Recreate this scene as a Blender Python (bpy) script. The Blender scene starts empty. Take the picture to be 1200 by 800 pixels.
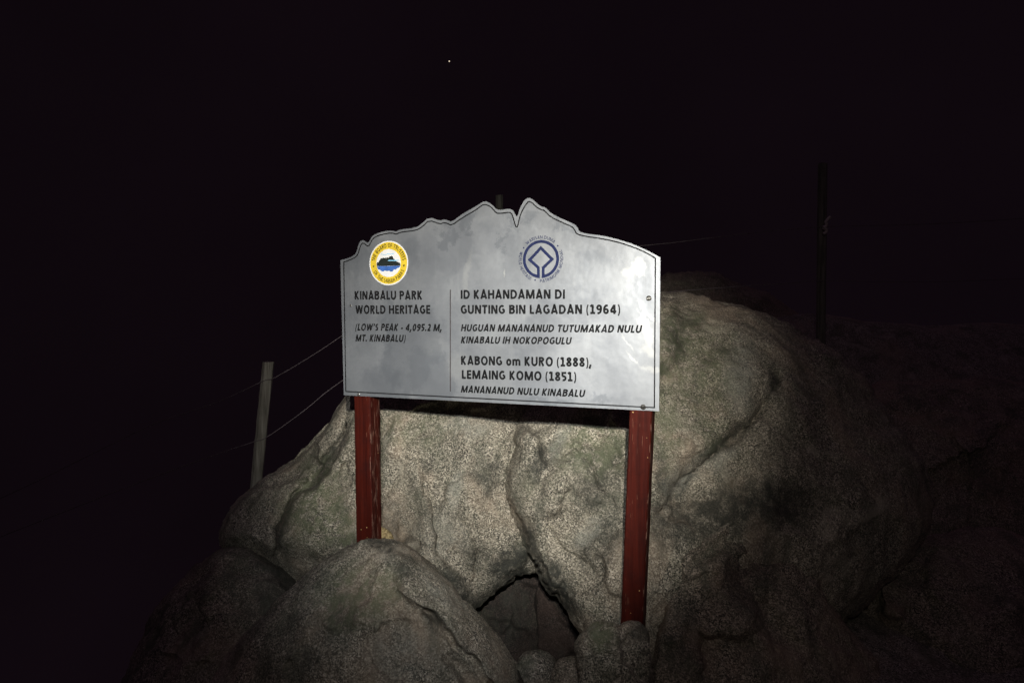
import bpy, bmesh, math, random
import numpy as np
from mathutils import Vector, Matrix, noise

SC = bpy.context.scene
COL = SC.collection
random.seed(7)

# ------------------------------------------------------------------ camera
F = 800.0                      # focal length in photo pixels (24 mm on a 36 mm wide frame, photo 1200 wide)
PITCH = math.radians(2.5)
CZ = 1.55
cam_d = bpy.data.cameras.new('camera')
cam_d.lens = 24.0; cam_d.sensor_width = 36.0; cam_d.clip_start = 0.05; cam_d.clip_end = 2000
cam = bpy.data.objects.new('camera', cam_d); COL.objects.link(cam)
cam.location = (0, 0, CZ)
cam.rotation_euler = (math.radians(90) - PITCH, 0, 0)
SC.camera = cam

# ------------------------------------------------------------------ night sky
world = bpy.data.worlds.new('World'); SC.world = world; world.use_nodes = True
wb = world.node_tree.nodes['Background']
_t = world.node_tree
_geo = _t.nodes.new('ShaderNodeTexCoord'); _sep = _t.nodes.new('ShaderNodeSeparateXYZ'); _mr = _t.nodes.new('ShaderNodeMapRange'); _mx = _t.nodes.new('ShaderNodeMix')
_t.links.new(_geo.outputs['Generated'], _sep.inputs[0]); _t.links.new(_sep.outputs[2], _mr.inputs[0])
_mr.inputs[1].default_value = .42; _mr.inputs[2].default_value = 1.0      # brighter zenith added above the view to lift terrain and shadows
_mx.data_type = 'RGBA'; _t.links.new(_mr.outputs[0], _mx.inputs[0])
_mx.inputs[6].default_value = (.0042, .0023, .0037, 1); _mx.inputs[7].default_value = (.050, .030, .048, 1)
_nz = _t.nodes.new('ShaderNodeTexNoise'); _nz.inputs['Scale'].default_value = 2.2; _nz.inputs['Detail'].default_value = 4.0     # thin drifting cloud
_nr = _t.nodes.new('ShaderNodeMapRange'); _nr.inputs[1].default_value = .3; _nr.inputs[2].default_value = .7; _nr.inputs[3].default_value = .86; _nr.inputs[4].default_value = 1.14
_t.links.new(_geo.outputs['Generated'], _nz.inputs['Vector']); _t.links.new(_nz.outputs[0], _nr.inputs[0]); _t.links.new(_nr.outputs[0], wb.inputs[1])
_t.links.new(_mx.outputs[2], wb.inputs[0])
wb.inputs[1].default_value = 1.0

# ------------------------------------------------------------------ the hikers' head torches that light the place
def torch(name, loc, target, power, size_deg, blend, colour, radius=0.02):
    d = bpy.data.lights.new(name, 'SPOT'); d.energy = power; d.spot_size = math.radians(size_deg)
    d.spot_blend = blend; d.color = colour; d.shadow_soft_size = radius
    d.use_nodes = True; nt = d.node_tree; em = nt.nodes['Emission']
    tc = nt.nodes.new('ShaderNodeTexCoord'); tn = nt.nodes.new('ShaderNodeTexNoise'); mr = nt.nodes.new('ShaderNodeMapRange')   # uneven pattern of the reflector
    tn.inputs['Scale'].default_value = 5.0; tn.inputs['Detail'].default_value = 2.0
    nt.links.new(tc.outputs['Normal'], tn.inputs['Vector']); nt.links.new(tn.outputs[0], mr.inputs[0])
    mr.inputs[1].default_value = .3; mr.inputs[2].default_value = .7; mr.inputs[3].default_value = .72; mr.inputs[4].default_value = 1.22
    nt.links.new(mr.outputs[0], em.inputs['Strength'])
    o = bpy.data.objects.new(name, d); COL.objects.link(o)
    o.location = loc
    o.rotation_euler = (Vector(target) - Vector(loc)).to_track_quat('-Z', 'Y').to_euler()
    return o
torch('head_torch', (0.03, -0.36, CZ + 0.52), (0.01, 2.8, 1.40), 640, 42.5, 1.0, (1.0, 0.96, 0.86), 0.012)      # narrow beam
torch('head_torch', (0.03, -0.37, CZ + 0.53), (0.20, 2.8, 1.32), 32, 82, 1.0, (1.0, 0.93, 0.84), 0.012)       # its wide spill
torch('head_torch', (-0.08, -0.42, CZ + 0.50), (-0.20, 2.8, 0.98), 195, 38, 1.0, (0.90, 0.96, 1.0), 0.014)    # a second hiker's torch

SC.view_settings.view_transform = 'Standard'; SC.view_settings.look = 'None'
SC.view_settings.exposure = 0.0; SC.view_settings.gamma = 1.0
SC.view_settings.use_curve_mapping = False

# ------------------------------------------------------------------ surveying helpers: a direction seen in the photo and a distance give a place
CP, SP = math.cos(PITCH), math.sin(PITCH)
def ray(px, py):
    x = (px - 600) / F; y = -(py - 400) / F
    return np.stack([x, CP + y * SP, -SP + y * CP], axis=-1) if isinstance(x, np.ndarray) else np.array([x, CP + y * SP, -SP + y * CP])
def at(px, py, depth):
    r = ray(px, py); r = r * (depth if r.ndim == 1 else np.asarray(depth)[:, None])
    if r.ndim == 1: return Vector((r[0], r[1], r[2] + CZ))
    r[:, 2] += CZ
    return r

# ------------------------------------------------------------------ node helpers
def mat(name):
    m = bpy.data.materials.new(name); m.use_nodes = True
    nt = m.node_tree; nt.nodes.clear()
    out = nt.nodes.new('ShaderNodeOutputMaterial'); b = nt.nodes.new('ShaderNodeBsdfPrincipled')
    nt.links.new(b.outputs[0], out.inputs[0])
    return m, nt, b
class NT:
    def __init__(s, nt): s.nt = nt
    def n(s, t, ins=None, **kw):
        nd = s.nt.nodes.new(t)
        for k, v in kw.items(): setattr(nd, k, v)
        for k, v in (ins or {}).items():
            if isinstance(v, bpy.types.NodeSocket): s.nt.links.new(v, nd.inputs[k])
            else: nd.inputs[k].default_value = v
        return nd
    def math(s, op, a, b=0.0, c=0.0, clamp=False):
        return s.n('ShaderNodeMath', {0: a, 1: b, 2: c}, operation=op, use_clamp=clamp).outputs[0]
    def noise(s, vec, scale, detail=4, rough=.55, dist=0.0):
        return s.n('ShaderNodeTexNoise', {'Vector': vec, 'Scale': scale, 'Detail': detail, 'Roughness': rough, 'Distortion': dist}).outputs[0]
    def ramp(s, f, lo, hi, a=0.0, b=1.0):
        return s.n('ShaderNodeMapRange', {0: f, 1: lo, 2: hi, 3: a, 4: b}, clamp=True).outputs[0]
    def mix(s, f, a, b, mode='MIX'):
        nd = s.n('ShaderNodeMix', data_type='RGBA', blend_type=mode)
        for i, v in ((0, f), (6, a), (7, b)):
            if isinstance(v, bpy.types.NodeSocket): s.nt.links.new(v, nd.inputs[i])
            else: nd.inputs[i].default_value = v if i == 0 else (*v, 1)[:4]
        return nd.outputs[2]

def plain(name, col, rough=.6, metal=0.0, var=0.0, scale=40, spec=.5):
    m, nt, b = mat(name); h = NT(nt)
    b.inputs['Roughness'].default_value = rough; b.inputs['Metallic'].default_value = metal
    b.inputs['Specular IOR Level'].default_value = spec
    tc = h.n('ShaderNodeTexCoord').outputs['Object']
    f = h.noise(tc, scale, 3)
    c = h.mix(h.ramp(f, .35, .65), tuple(x * (1 - var) for x in col), tuple(min(1, x * (1 + var)) for x in col))
    nt.links.new(c, b.inputs['Base Color'])
    return m

def granite(name, tint=(1, 1, 1), attr=True, dirt=1.0):
    m, nt, b = mat(name); h = NT(nt)
    P = h.n('ShaderNodeNewGeometry').outputs['Position']
    t = lambda c: tuple(x * y for x, y in zip(c, tint))
    # crystals: feldspar, quartz, dark mica
    g1 = h.n('ShaderNodeTexVoronoi', {'Vector': P, 'Scale': 210.0, 'Randomness': 1.0})
    cell = h.n('ShaderNodeSeparateColor', {0: g1.outputs['Color']})
    g2 = h.noise(P, 170, 3, .7)
    g3 = h.noise(P, 240, 2, .6)
    base = h.mix(h.ramp(cell.outputs[0], .2, .9), t((.15, .14, .118)), t((.56, .525, .445)))
    base = h.mix(h.ramp(g2, .42, .62, 0, .45), base, t((.40, .375, .315)))
    base = h.mix(h.math('GREATER_THAN', cell.outputs[0], .86), base, t((.66, .62, .54)))
    mica = h.math('GREATER_THAN', cell.outputs[1], .70)
    base = h.mix(h.math('MULTIPLY', mica, .88), base, t((.03, .029, .027)))
    base = h.mix(h.ramp(g3, .56, .70, 0, .55), base, t((.07, .068, .062)))
    # worn places where the crystals hardly show
    wear = h.ramp(h.noise(P, 5.0, 5, .6, .8), .40, .62, 0, .38)
    base = h.mix(wear, base, t((.27, .25, .205)))
    # broad weathering
    w1 = h.noise(P, 2.6, 6, .62, .6)
    w2 = h.noise(P, 7.5, 7, .68, .4)
    w3 = h.noise(P, 22, 6, .7)
    sv = h.n('ShaderNodeMapping', {0: P, 3: (5.0, 5.0, .9)}).outputs[0]
    st = h.noise(sv, 1.6, 6, .62, .3)
    base = h.mix(h.ramp(w1, .50, .66, 0, .6), base, t((.33, .265, .205)), 'MIX')            # rusty-pink bloom
    grn = h.math('MULTIPLY', h.ramp(w2, .46, .62), h.ramp(w1, .56, .40))
    base = h.mix(h.math('MULTIPLY', grn, .6 * dirt), base, (.085, .095, .06))                     # green-grey algae
    blk = h.math('MULTIPLY', h.ramp(w3, .52, .68), h.ramp(w1, .52, .40))
    base = h.mix(h.math('MULTIPLY', blk, .6 * dirt), base, (.032, .034, .028))                    # black lichen specks
    base = h.mix(h.math('MULTIPLY', h.ramp(st, .50, .64), .62 * dirt), base, (.075, .078, .06))     # water streaks
    base = h.mix(h.math('MULTIPLY', h.ramp(h.noise(P, 4.2, 5, .6, 1.0), .60, .70), .45), base, t((.47, .445, .38)))
    if attr:
        a = h.n('ShaderNodeAttribute', attribute_name='weather_shade', attribute_type='GEOMETRY')
        ac = h.n('ShaderNodeSeparateColor', {0: a.outputs['Color']})
        k = h.math('MULTIPLY', ac.outputs[0], h.ramp(h.math('ADD', h.math('MULTIPLY', w3, .6), h.math('MULTIPLY', w2, .4)), .35, .53))
        base = h.mix(h.math('MULTIPLY', k, .92), base, (.03, .031, .026))  # dark stains, and the shade painted round the hollow
        k = h.math('MULTIPLY', ac.outputs[1], h.ramp(w2, .36, .52))
        base = h.mix(h.math('MULTIPLY', k, .55), base, h.mix(h.ramp(g2, .44, .56), (.17, .172, .145), (.46, .45, .39)))
        k = h.math('MULTIPLY', ac.outputs[2], h.ramp(w3, .40, .55))
        base = h.mix(h.math('MULTIPLY', k, .75), base, (.12, .135, .075))
    nt.links.new(base, b.inputs['Base Color'])
    b.inputs['Roughness'].default_value = .82
    b.inputs['Specular IOR Level'].default_value = .35
    hh = h.math('ADD', h.math('MULTIPLY', cell.outputs[2], .0016), h.math('ADD', h.math('MULTIPLY', g2, .0022), h.math('MULTIPLY', w3, .016)))
    bp = h.n('ShaderNodeBump', {'Strength': .9, 'Distance': 1.0, 'Height': hh})
    nt.links.new(bp.outputs[0], b.inputs['Normal'])
    return m

# ------------------------------------------------------------------ object helpers
def link(o, parent=None):
    COL.objects.link(o)
    if parent is not None: o.parent = parent
    return o
def tag(o, label=None, cat=None, group=None, kind=None):
    for k, v in (('label', label), ('category', cat), ('group', group), ('kind', kind)):
        if v: o[k] = v
    return o
def empty(name, loc, rotz=0.0):
    o = bpy.data.objects.new(name, None); o.empty_display_size = .1
    o.location = loc; o.rotation_euler = (0, 0, rotz)
    return link(o)
def mesh_obj(name, verts, faces, m, parent=None, smooth=False, loc=None):
    me = bpy.data.meshes.new(name); me.from_pydata([tuple(v) for v in verts], [], faces); me.update()
    if smooth:
        for p in me.polygons: p.use_smooth = True
    me.materials.append(m)
    o = bpy.data.objects.new(name, me); link(o, parent)
    if loc is not None: o.location = loc
    return o
def bm_obj(name, bm, m, parent=None, smooth=False, loc=None):
    me = bpy.data.meshes.new(name); bm.to_mesh(me); bm.free()
    if smooth:
        for p in me.polygons: p.use_smooth = True
    me.materials.append(m)
    o = bpy.data.objects.new(name, me); link(o, parent)
    if loc is not None: o.location = loc
    return o

# ------------------------------------------------------------------ ground of the summit
def hump(x, y, cx, cy, rx, ry, h):
    return h * np.exp(-((x - cx) / rx) ** 2 - ((y - cy) / ry) ** 2)
def ground_z(x, y):
    x = np.asarray(x, float); y = np.asarray(y, float)
    z = np.zeros_like(x) - .02
    z = z + hump(x, y, 1.2, 6.2, 2.6, 1.3, 1.25) + hump(x, y, 4.6, 6.6, 2.6, 1.6, .98) + hump(x, y, -1.6, 4.6, 1.3, 1.2, .32)
    z = z + hump(x, y, 8.0, 7.5, 3.5, 3.0, .85)
    z = z - hump(x, y, .1, 3.1, .45, .55, .55)
    r = np.sqrt((x / 9.0) ** 2 + ((y - 3.0) / 7.0) ** 2)
    z = z - np.maximum(r - 1.0, 0) ** 1.15 * 3.2
    z = z - np.maximum(-x - 1.3, 0) ** 1.2 * 1.1
    return z
def build_ground():
    def axis(lo, hi, fine_lo, fine_hi, n):
        a = np.linspace(fine_lo, fine_hi, n)
        k = np.geomspace(.06, 1, 40)
        return np.concatenate([fine_lo - (fine_lo - lo) * k[::-1], a, fine_hi + (hi - fine_hi) * k])
    xs = axis(-90, 90, -5, 8, 200); ys = axis(-60, 140, -1, 9, 160)
    X, Y = np.meshgrid(xs, ys); Z = ground_z(X, Y)
    V = []
    for x, y, z in zip(X.ravel(), Y.ravel(), Z.ravel()):
        s = 1 + max(abs(x), abs(y)) * .05
        n = noise.fractal(Vector((x * .7, y * .7, 3.1)), 1.0, 2.1, 6) * .10 * s + abs(noise.noise(Vector((x * .35, y * .35, 9)))) * .12 * s
        V.append((x, y, z + n - .06))
    nx = len(xs); Fs = []
    for j in range(len(ys) - 1):
        for i in range(nx - 1):
            a = j * nx + i; Fs.append((a, a + 1, a + nx + 1, a + nx))
    o = mesh_obj('rocky_ground', V, Fs, granite('ground_granite', (.8, .76, .78), attr=False), smooth=True)
    tag(o, kind='structure')
build_ground()

# ------------------------------------------------------------------ boulders
def chaikin(p, n=2):
    p = np.asarray(p, float)
    for _ in range(n):
        q = np.roll(p, -1, 0)
        p = np.stack([.75 * p + .25 * q, .25 * p + .75 * q], 1).reshape(-1, 2)
    return p
def seg_dist(P, pts):
    """distance and signed side of points P to an open polyline"""
    pts = np.asarray(pts, float)
    best = np.full(len(P), 1e9); side = np.zeros(len(P)); along = np.zeros(len(P))
    n = len(pts) - 1
    for i in range(n):
        a, b = pts[i], pts[i + 1]; d = b - a; L = d @ d
        u = ((P - a) @ d) / L
        t = np.clip(u, 0, 1)
        q = P - (a + t[:, None] * d)
        dd = np.hypot(q[:, 0], q[:, 1]); s = d[0] * (P[:, 1] - a[1]) - d[1] * (P[:, 0] - a[0])
        k = dd < best
        best[k] = dd[k]; side[k] = np.sign(s[k]); along[k] = (i + t[k]) / n
    return best, side, along

def boulder(label, outline, centre, d0, bulge, back, kx=0., ky=0., p=2.4, p_left=None, facet=70, fk=.75, jag=3.0, feats=(), stains_shade=(), rough=.03, seed=0,
            m=None, NA=300, NR=110, smooth_n=2, facets=.006, group=None, freq=2.2, kind_name='boulder'):
    poly = chaikin(outline, smooth_n); c = np.asarray(centre, float)
    ang = np.linspace(0, 2 * np.pi, NA, endpoint=False)
    R = np.zeros(NA)
    A = poly; B = np.roll(poly, -1, 0)
    for i, a in enumerate(ang):
        d = np.array([math.cos(a), math.sin(a)])
        e = B - A; den = d[0] * e[:, 1] - d[1] * e[:, 0]; den[abs(den) < 1e-9] = 1e-9
        w = A - c
        t = (w[:, 0] * e[:, 1] - w[:, 1] * e[:, 0]) / den
        u = (w[:, 0] * d[1] - w[:, 1] * d[0]) / den
        ok = (u >= -1e-6) & (u <= 1 + 1e-6) & (t > 0)
        R[i] = t[ok].max()
    for i, a in enumerate(ang):      # chipped outline
        q = c + R[i] * np.array([math.cos(a), math.sin(a)])
        R[i] += jag * (noise.fractal(Vector((q[0] * .03, q[1] * .03, seed + .5)), .8, 2.2, 5) + .4 * noise.noise(Vector((q[0] * .2, q[1] * .2, seed))))
    NB = 28
    s = np.linspace(0, 1, NR + 1)[1:]
    tf = np.sin(s * np.pi / 2); tb = np.sin(np.linspace(1, 0, NB + 1)[1:-1] * np.pi / 2)
    ts = np.concatenate([tf, tb]); front = np.concatenate([np.ones(NR, bool), np.zeros(NB - 1, bool)])
    px = [c[0]]; py = [c[1]]; tt = [0.]; fr = [True]
    for t, f in zip(ts, front):
        px += list(c[0] + np.cos(ang) * R * t); py += list(c[1] + np.sin(ang) * R * t); tt += [t] * NA; fr += [f] * NA
    px.append(c[0]); py.append(c[1]); tt.append(0.); fr.append(False)
    px = np.array(px); py = np.array(py); tt = np.array(tt); fr = np.array(fr)
    dep = d0 + kx * (px - c[0]) / 100 + ky * (py - c[1]) / 100
    pp = p if p_left is None else p + (p_left - p) * np.clip(.5 - (px - c[0]) / 160, 0, 1)
    dep = np.where(fr, dep - bulge * np.sqrt(np.clip(1 - tt ** pp, 0, 1)), dep + back * np.sqrt(np.clip(1 - tt ** 2, 0, 1)))
    PX = np.stack([px, py], 1)
    # meandering of the carved joints so that they are not ruler-straight
    wob = np.array([[noise.noise(Vector((x * .035, y * .035, seed + .3))), noise.noise(Vector((x * .035, y * .035, seed + 7.7)))] for x, y in PX])
    wob2 = np.array([[noise.noise(Vector((x * .12, y * .12, seed + 1.3))), noise.noise(Vector((x * .12, y * .12, seed + 5.7)))] for x, y in PX])
    PW = PX + wob * 7 + wob2 * 2.5
    # broken faces: the smooth dome is replaced by nearly flat faces that meet at blunt edges
    if fk > 0:
        rnd = np.random.RandomState(seed + 20)
        x0, x1, y0, y1 = px.min(), px.max(), py.min(), py.max()
        nx_, ny_ = max(2, int((x1 - x0) / facet) + 1), max(2, int((y1 - y0) / (facet * 1.3)) + 1)
        cs = np.array([[x0 + (i + .5 + .8 * (rnd.rand() - .5)) * (x1 - x0) / nx_, y0 + (j + .5 + .8 * (rnd.rand() - .5)) * (y1 - y0) / ny_] for i in range(nx_) for j in range(ny_)])
        fp = np.stack([px[fr], py[fr]], 1); fd = dep[fr]; ft = tt[fr]
        num = np.zeros(len(px)); den = np.zeros(len(px)); PF = PX + wob * 16 + wob2 * 5
        d2s = np.array([((PF - q) ** 2).sum(1) for q in cs]); dmin = d2s.min(0)
        for q, d2 in zip(cs, d2s):
            dd2 = ((fp - q) ** 2).sum(1); near = (dd2 < (facet * .75) ** 2) & (ft < .93)
            if near.sum() < 12: pl = None
            else:
                Aq = np.stack([np.ones(near.sum()), fp[near, 0] - q[0], fp[near, 1] - q[1]], 1)
                pl = np.linalg.lstsq(Aq, fd[near], rcond=None)[0]
                pl[0] += .022 * rnd.randn(); pl[1] += .00045 * rnd.randn(); pl[2] += .00045 * rnd.randn()
            w_ = np.exp(-(np.sqrt(d2) - np.sqrt(dmin)) / (facet * .05))
            val = dep if pl is None else pl[0] + pl[1] * (px - q[0]) + pl[2] * (py - q[1])
            num += w_ * val; den += w_
        k_ = fk * np.clip((1 - tt) * 9, 0, 1)
        dep = np.where(fr, dep * (1 - k_) + num / den * k_, dep)
    for kind, pts, w, amp in feats:
        d, sd, al = seg_dist(PW, pts)
        end = np.clip(np.minimum(al, 1 - al) * 6 + .15, 0, 1)
        if kind == 'g': dd = amp * np.exp(-(d / w) ** 2) * end
        elif kind == 'v': dd = amp * np.exp(-d / w) * end
        else: dd = amp * (.5 + .5 * np.tanh(d * sd / (w * .3))) * np.exp(-(d / (w * 4)) ** 2) * np.clip(np.minimum(al, 1 - al) * 6, 0, 1)
        dep = dep + np.where(fr, dd, 0)
    W = at(px, py, dep)
    # surface roughness along the normals
    faces = []
    for i in range(NA): faces.append((0, 1 + i, 1 + (i + 1) % NA))
    rings = len(ts)
    for j in range(rings - 1):
        a0 = 1 + j * NA; b0 = a0 + NA
        for i in range(NA):
            k = (i + 1) % NA
            faces.append((a0 + i, b0 + i, b0 + k, a0 + k))
    last = 1 + (rings - 1) * NA; end_i = len(px) - 1
    for i in range(NA): faces.append((last + i, end_i, last + (i + 1) % NA))
    me = bpy.data.meshes.new(kind_name); me.from_pydata(W.tolist(), [], faces); me.update()
    N = np.zeros(len(W) * 3); me.vertices.foreach_get('normal', N); N = N.reshape(-1, 3)
    disp = np.zeros(len(W)); off = Vector((seed * 3.7, seed * 1.9, seed * 5.3))
    for i, w in enumerate(W):
        v = Vector(w) + off
        n1 = noise.fractal(v * freq, 1.0, 2.0, 3) * rough * .9
        n2 = noise.fractal(v * 8, .75, 2.1, 5) * rough * .42
        q = Vector((noise.noise(v * 1.5), noise.noise(v * 1.5 + Vector((5, 5, 5))), noise.noise(v * 1.5 + Vector((9, 1, 3))))) * .25
        ds, _ = noise.voronoi((v + q) * 2.6)
        n3 = -(1 - min(1, (ds[1] - ds[0]) * 2.2)) ** 3 * facets
        disp[i] = n1 + n2 + n3
    W = W + N * disp[:, None]
    zmin = W[:, 2].min()
    base = np.array([W[:, 0].mean(), W[:, 1].mean(), zmin])
    me.vertices.foreach_set('co', (W - base).ravel()); me.update()
    ca = me.color_attributes.new('weather_shade', 'FLOAT_COLOR', 'POINT')
    C = np.zeros((len(W), 4)); C[:, 3] = 1
    for ch, sx, sy, rx, ry, rot, amt in stains_shade:
        dx = PW[:, 0] - sx; dy = PW[:, 1] - sy; cr, sr = math.cos(math.radians(rot)), math.sin(math.radians(rot))
        q = ((dx * cr + dy * sr) / rx) ** 2 + ((-dx * sr + dy * cr) / ry) ** 2
        C[:, ch] = np.maximum(C[:, ch], np.clip(1.25 - q * .9, 0, 1) * amt * fr)
    ca.data.foreach_set('color', C.ravel())
    for pl in me.polygons: pl.use_smooth = True
    me.materials.append(m or M_ROCK)
    o = bpy.data.objects.new(kind_name, me); link(o); o.location = base
    tag(o, label, kind_name, group)
    return o

M_ROCK = granite('granite_pale', (1.0, .955, .90), dirt=.85)
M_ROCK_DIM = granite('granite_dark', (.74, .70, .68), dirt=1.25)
M_ROCK_SHADE = granite('granite_painted_shade', (.15, .115, .115), dirt=.5)  # tint carries the hollow's shade, painted into its stones
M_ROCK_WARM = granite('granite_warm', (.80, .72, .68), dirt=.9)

# left slab, behind the left sign post
boulder('sloping granite slab left of the red post with the lower fence wire passing above it',
    [(470, 400), (425, 430), (403, 468), (388, 490), (375, 507), (350, 533), (322, 553), (300, 566), (276, 588), (258, 610), (250, 632),
     (262, 652), (300, 668), (345, 690), (420, 720), (480, 700), (500, 560), (490, 440)],
    (385, 600), 3.55, .42, .5, ky=-.12, kx=-.08, p=2.6, rough=.022, seed=1,
    feats=[('g', [(415, 480), (400, 515), (375, 550), (345, 585), (326, 625), (322, 655)], 5, .075),
           ('s', [(410, 490), (395, 522), (372, 555), (343, 590), (322, 640)], 12, .05),
           ('v', [(402, 540), (405, 555), (411, 566)], 2.5, .05)],
    stains_shade=[(0, 388, 530, 6, 55, 30, .9), (0, 335, 615, 7, 40, 20, .8), (2, 370, 590, 40, 60, 0, .9), (0, 420, 640, 40, 18, 0, .7), (2, 400, 620, 40, 30, 0, .8)])

# the pale middle rock
boulder('pale upright granite boulder between the two red posts, left of the fissure',
    [(430, 420), (520, 392), (600, 385), (668, 410), (676, 480), (662, 540), (640, 580), (622, 606), (630, 640), (634, 664), (622, 674), (605, 682), (588, 692), (570, 706), (552, 716), (535, 770),
     (510, 820), (450, 800), (395, 700), (402, 600), (408, 500)],
    (520, 570), 3.38, .30, .55, ky=-.10, kx=-.0, p=4.0, jag=6, rough=.024, seed=2,
    feats=[('s', [(492, 545), (499, 590), (506, 640), (530, 675), (556, 700)], 6, -.07),
           ('g', [(455, 545), (490, 520), (545, 492)], 22, -.025),
           
           ('g', [(470, 650), (485, 600), (480, 560)], 16, .04),
           ('g', [(610, 505), (600, 560)], 14, .03), ('v', [(445, 590), (470, 560), (480, 520), (510, 500)], 2.5, .025), ('v', [(540, 600), (560, 640), (548, 690)], 2.5, .03)],
    stains_shade=[(0, 575, 555, 9, 28, 15, .8), (0, 566, 560, 18, 8, 0, .7), (0, 455, 610, 22, 30, 0, .6), (0, 520, 690, 60, 22, 30, .9), (0, 596, 664, 34, 24, -40, 1.0), (0, 560, 650, 20, 16, -20, .7),  # dark spots at the lower right paint in shade above the hollow
            (1, 535, 575, 8, 28, 10, .9), (1, 545, 500, 30, 14, 0, .8), (0, 505, 545, 8, 14, 30, .6), (2, 490, 500, 50, 25, 0, .5), (0, 545, 640, 14, 10, 0, .6), (1, 520, 625, 30, 30, 0, .6)])

# the big hump to the right
boulder('largest rounded granite boulder rising behind the right edge of the sign',
    [(618, 470), (660, 410), (715, 360), (760, 341), (790, 342), (830, 349), (870, 358), (905, 370), (943, 388), (980, 412), (1010, 445), (1040, 490), (1075, 530), (1095, 580),
     (1085, 640), (1040, 690), (980, 730), (900, 760), (850, 770), (800, 780), (785, 800), (770, 820), (755, 880), (700, 860), (694, 800), (686, 750), (679, 740), (669, 722), (656, 706), (641, 695), (629, 678), (617, 652), (606, 624), (598, 604), (590, 588), (592, 550), (600, 510)],
    (722, 575), 3.36, .47, .7, ky=-.15, kx=.03, p=2.8, p_left=7, jag=5, fk=.62, rough=.026, seed=3, NA=420, NR=170,
    feats=[('s', [(768, 606), (790, 578), (815, 545), (850, 515), (885, 485), (905, 465)], 13, .06),
           ('g', [(770, 590), (815, 535), (860, 503), (900, 468)], 8, .045),
           ('v', [(768, 604), (796, 566), (822, 542), (850, 520), (884, 490), (905, 467)], 4, .07), ('v', [(904, 466), (908, 450), (911, 430)], 4, .07),
           ('v', [(640, 610), (662, 640), (690, 660), (705, 690)], 2.5, .03), ('v', [(815, 400), (840, 430), (835, 470), (850, 500)], 2.5, .025),
           ('g', [(790, 565), (830, 540), (870, 520), (905, 505)], 20, -.03),
           
                      ('g', [(658, 505), (642, 545), (626, 585)], 10, .04),
           ('g', [(640, 590), (668, 640), (690, 690)], 22, .05),
           ('s', [(700, 700), (720, 640), (735, 610)], 16, -.05),
           ('g', [(700, 560), (735, 540)], 26, .03)],
    stains_shade=[(1, 868, 438, 20, 44, 4, 1.0), (0, 790, 395, 16, 34, 10, .9), (0, 775, 435, 10, 14, 0, 1.), (0, 812, 380, 10, 10, 0, .8), (2, 800, 420, 60, 60, 0, .7),
            (0, 710, 545, 22, 32, 15, .8), (0, 690, 580, 18, 26, -25, .7), (0, 725, 530, 10, 22, 0, .8), (2, 700, 520, 50, 40, 0, .7), (1, 660, 500, 10, 40, 12, .9), (0, 640, 535, 12, 34, 35, .9),
            (0, 705, 640, 26, 40, 30, .7), (0, 655, 690, 20, 44, -30, 1.0), (0, 622, 640, 9, 40, -22, .9), (1, 690, 625, 12, 20, 40, .7), (0, 775, 550, 10, 40, 0, .8), (0, 790, 610, 40, 34, 0, .8), (0, 905, 450, 8, 26, 5, .9),  # dark spot beside the hollow paints in its shade
            (1, 800, 560, 26, 14, -30, .8), (1, 840, 540, 30, 9, -30, .7), (0, 850, 600, 60, 30, -10, .9), (0, 900, 590, 60, 30, 0, .9), (0, 840, 520, 50, 7, -38, .9), (0, 800, 566, 34, 7, -50, .9), (2, 780, 490, 24, 60, 0, .7), (0, 690, 497, 40, 6, 0, .7), (2, 830, 470, 30, 60, 0, .6)])

# front mound at the foot of the left post
boulder('rounded front boulder with a stepped ledge at the foot of the left red post',
    [(447, 629), (425, 634), (400, 645), (372, 662), (340, 688), (312, 718), (285, 745), (262, 772), (240, 800), (200, 850), (240, 930), (400, 980), (560, 960),
     (625, 900), (622, 830), (603, 770), (585, 745), (562, 720), (538, 697), (515, 674), (495, 652), (475, 636), (460, 630)],
    (440, 790), 2.72, .30, .6, ky=-.04, kx=-.02, p=2.8, fk=.4, jag=2, rough=.022, seed=4, NA=380, NR=140, m=M_ROCK,
    feats=[('s', [(600, 830), (560, 790), (530, 756), (500, 722), (478, 704), (450, 690)], 9, -.06),
           ('g', [(596, 828), (562, 786), (532, 752), (503, 722), (482, 704)], 4, .075),
           ('g', [(585, 828), (550, 795), (520, 765)], 6, .03),
           ('g', [(380, 720), (430, 690), (470, 690)], 30, .03)],
    stains_shade=[(2, 420, 700, 50, 40, -20, .9), (0, 470, 660, 24, 14, 30, .6), (1, 520, 690, 20, 40, -42, .6), (0, 345, 760, 40, 60, 20, .6), (0, 448, 636, 22, 7, 0, .9), (0, 505, 725, 8, 24, -45, .8), (0, 400, 730, 20, 16, 0, .6), (1, 470, 770, 40, 30, 0, .5)])

# low dark one far left
boulder('low dark boulder at the left edge of the torchlight, below the sloping slab',
    [(262, 636), (238, 650), (214, 676), (196, 700), (178, 722), (168, 745), (150, 780), (130, 830), (170, 930), (300, 940), (370, 850), (372, 760), (350, 700), (335, 668), (300, 646)],
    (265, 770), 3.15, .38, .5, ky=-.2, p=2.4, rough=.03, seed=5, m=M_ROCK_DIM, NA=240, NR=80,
    stains_shade=[(0, 340, 680, 40, 40, 0, .8)])

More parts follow.
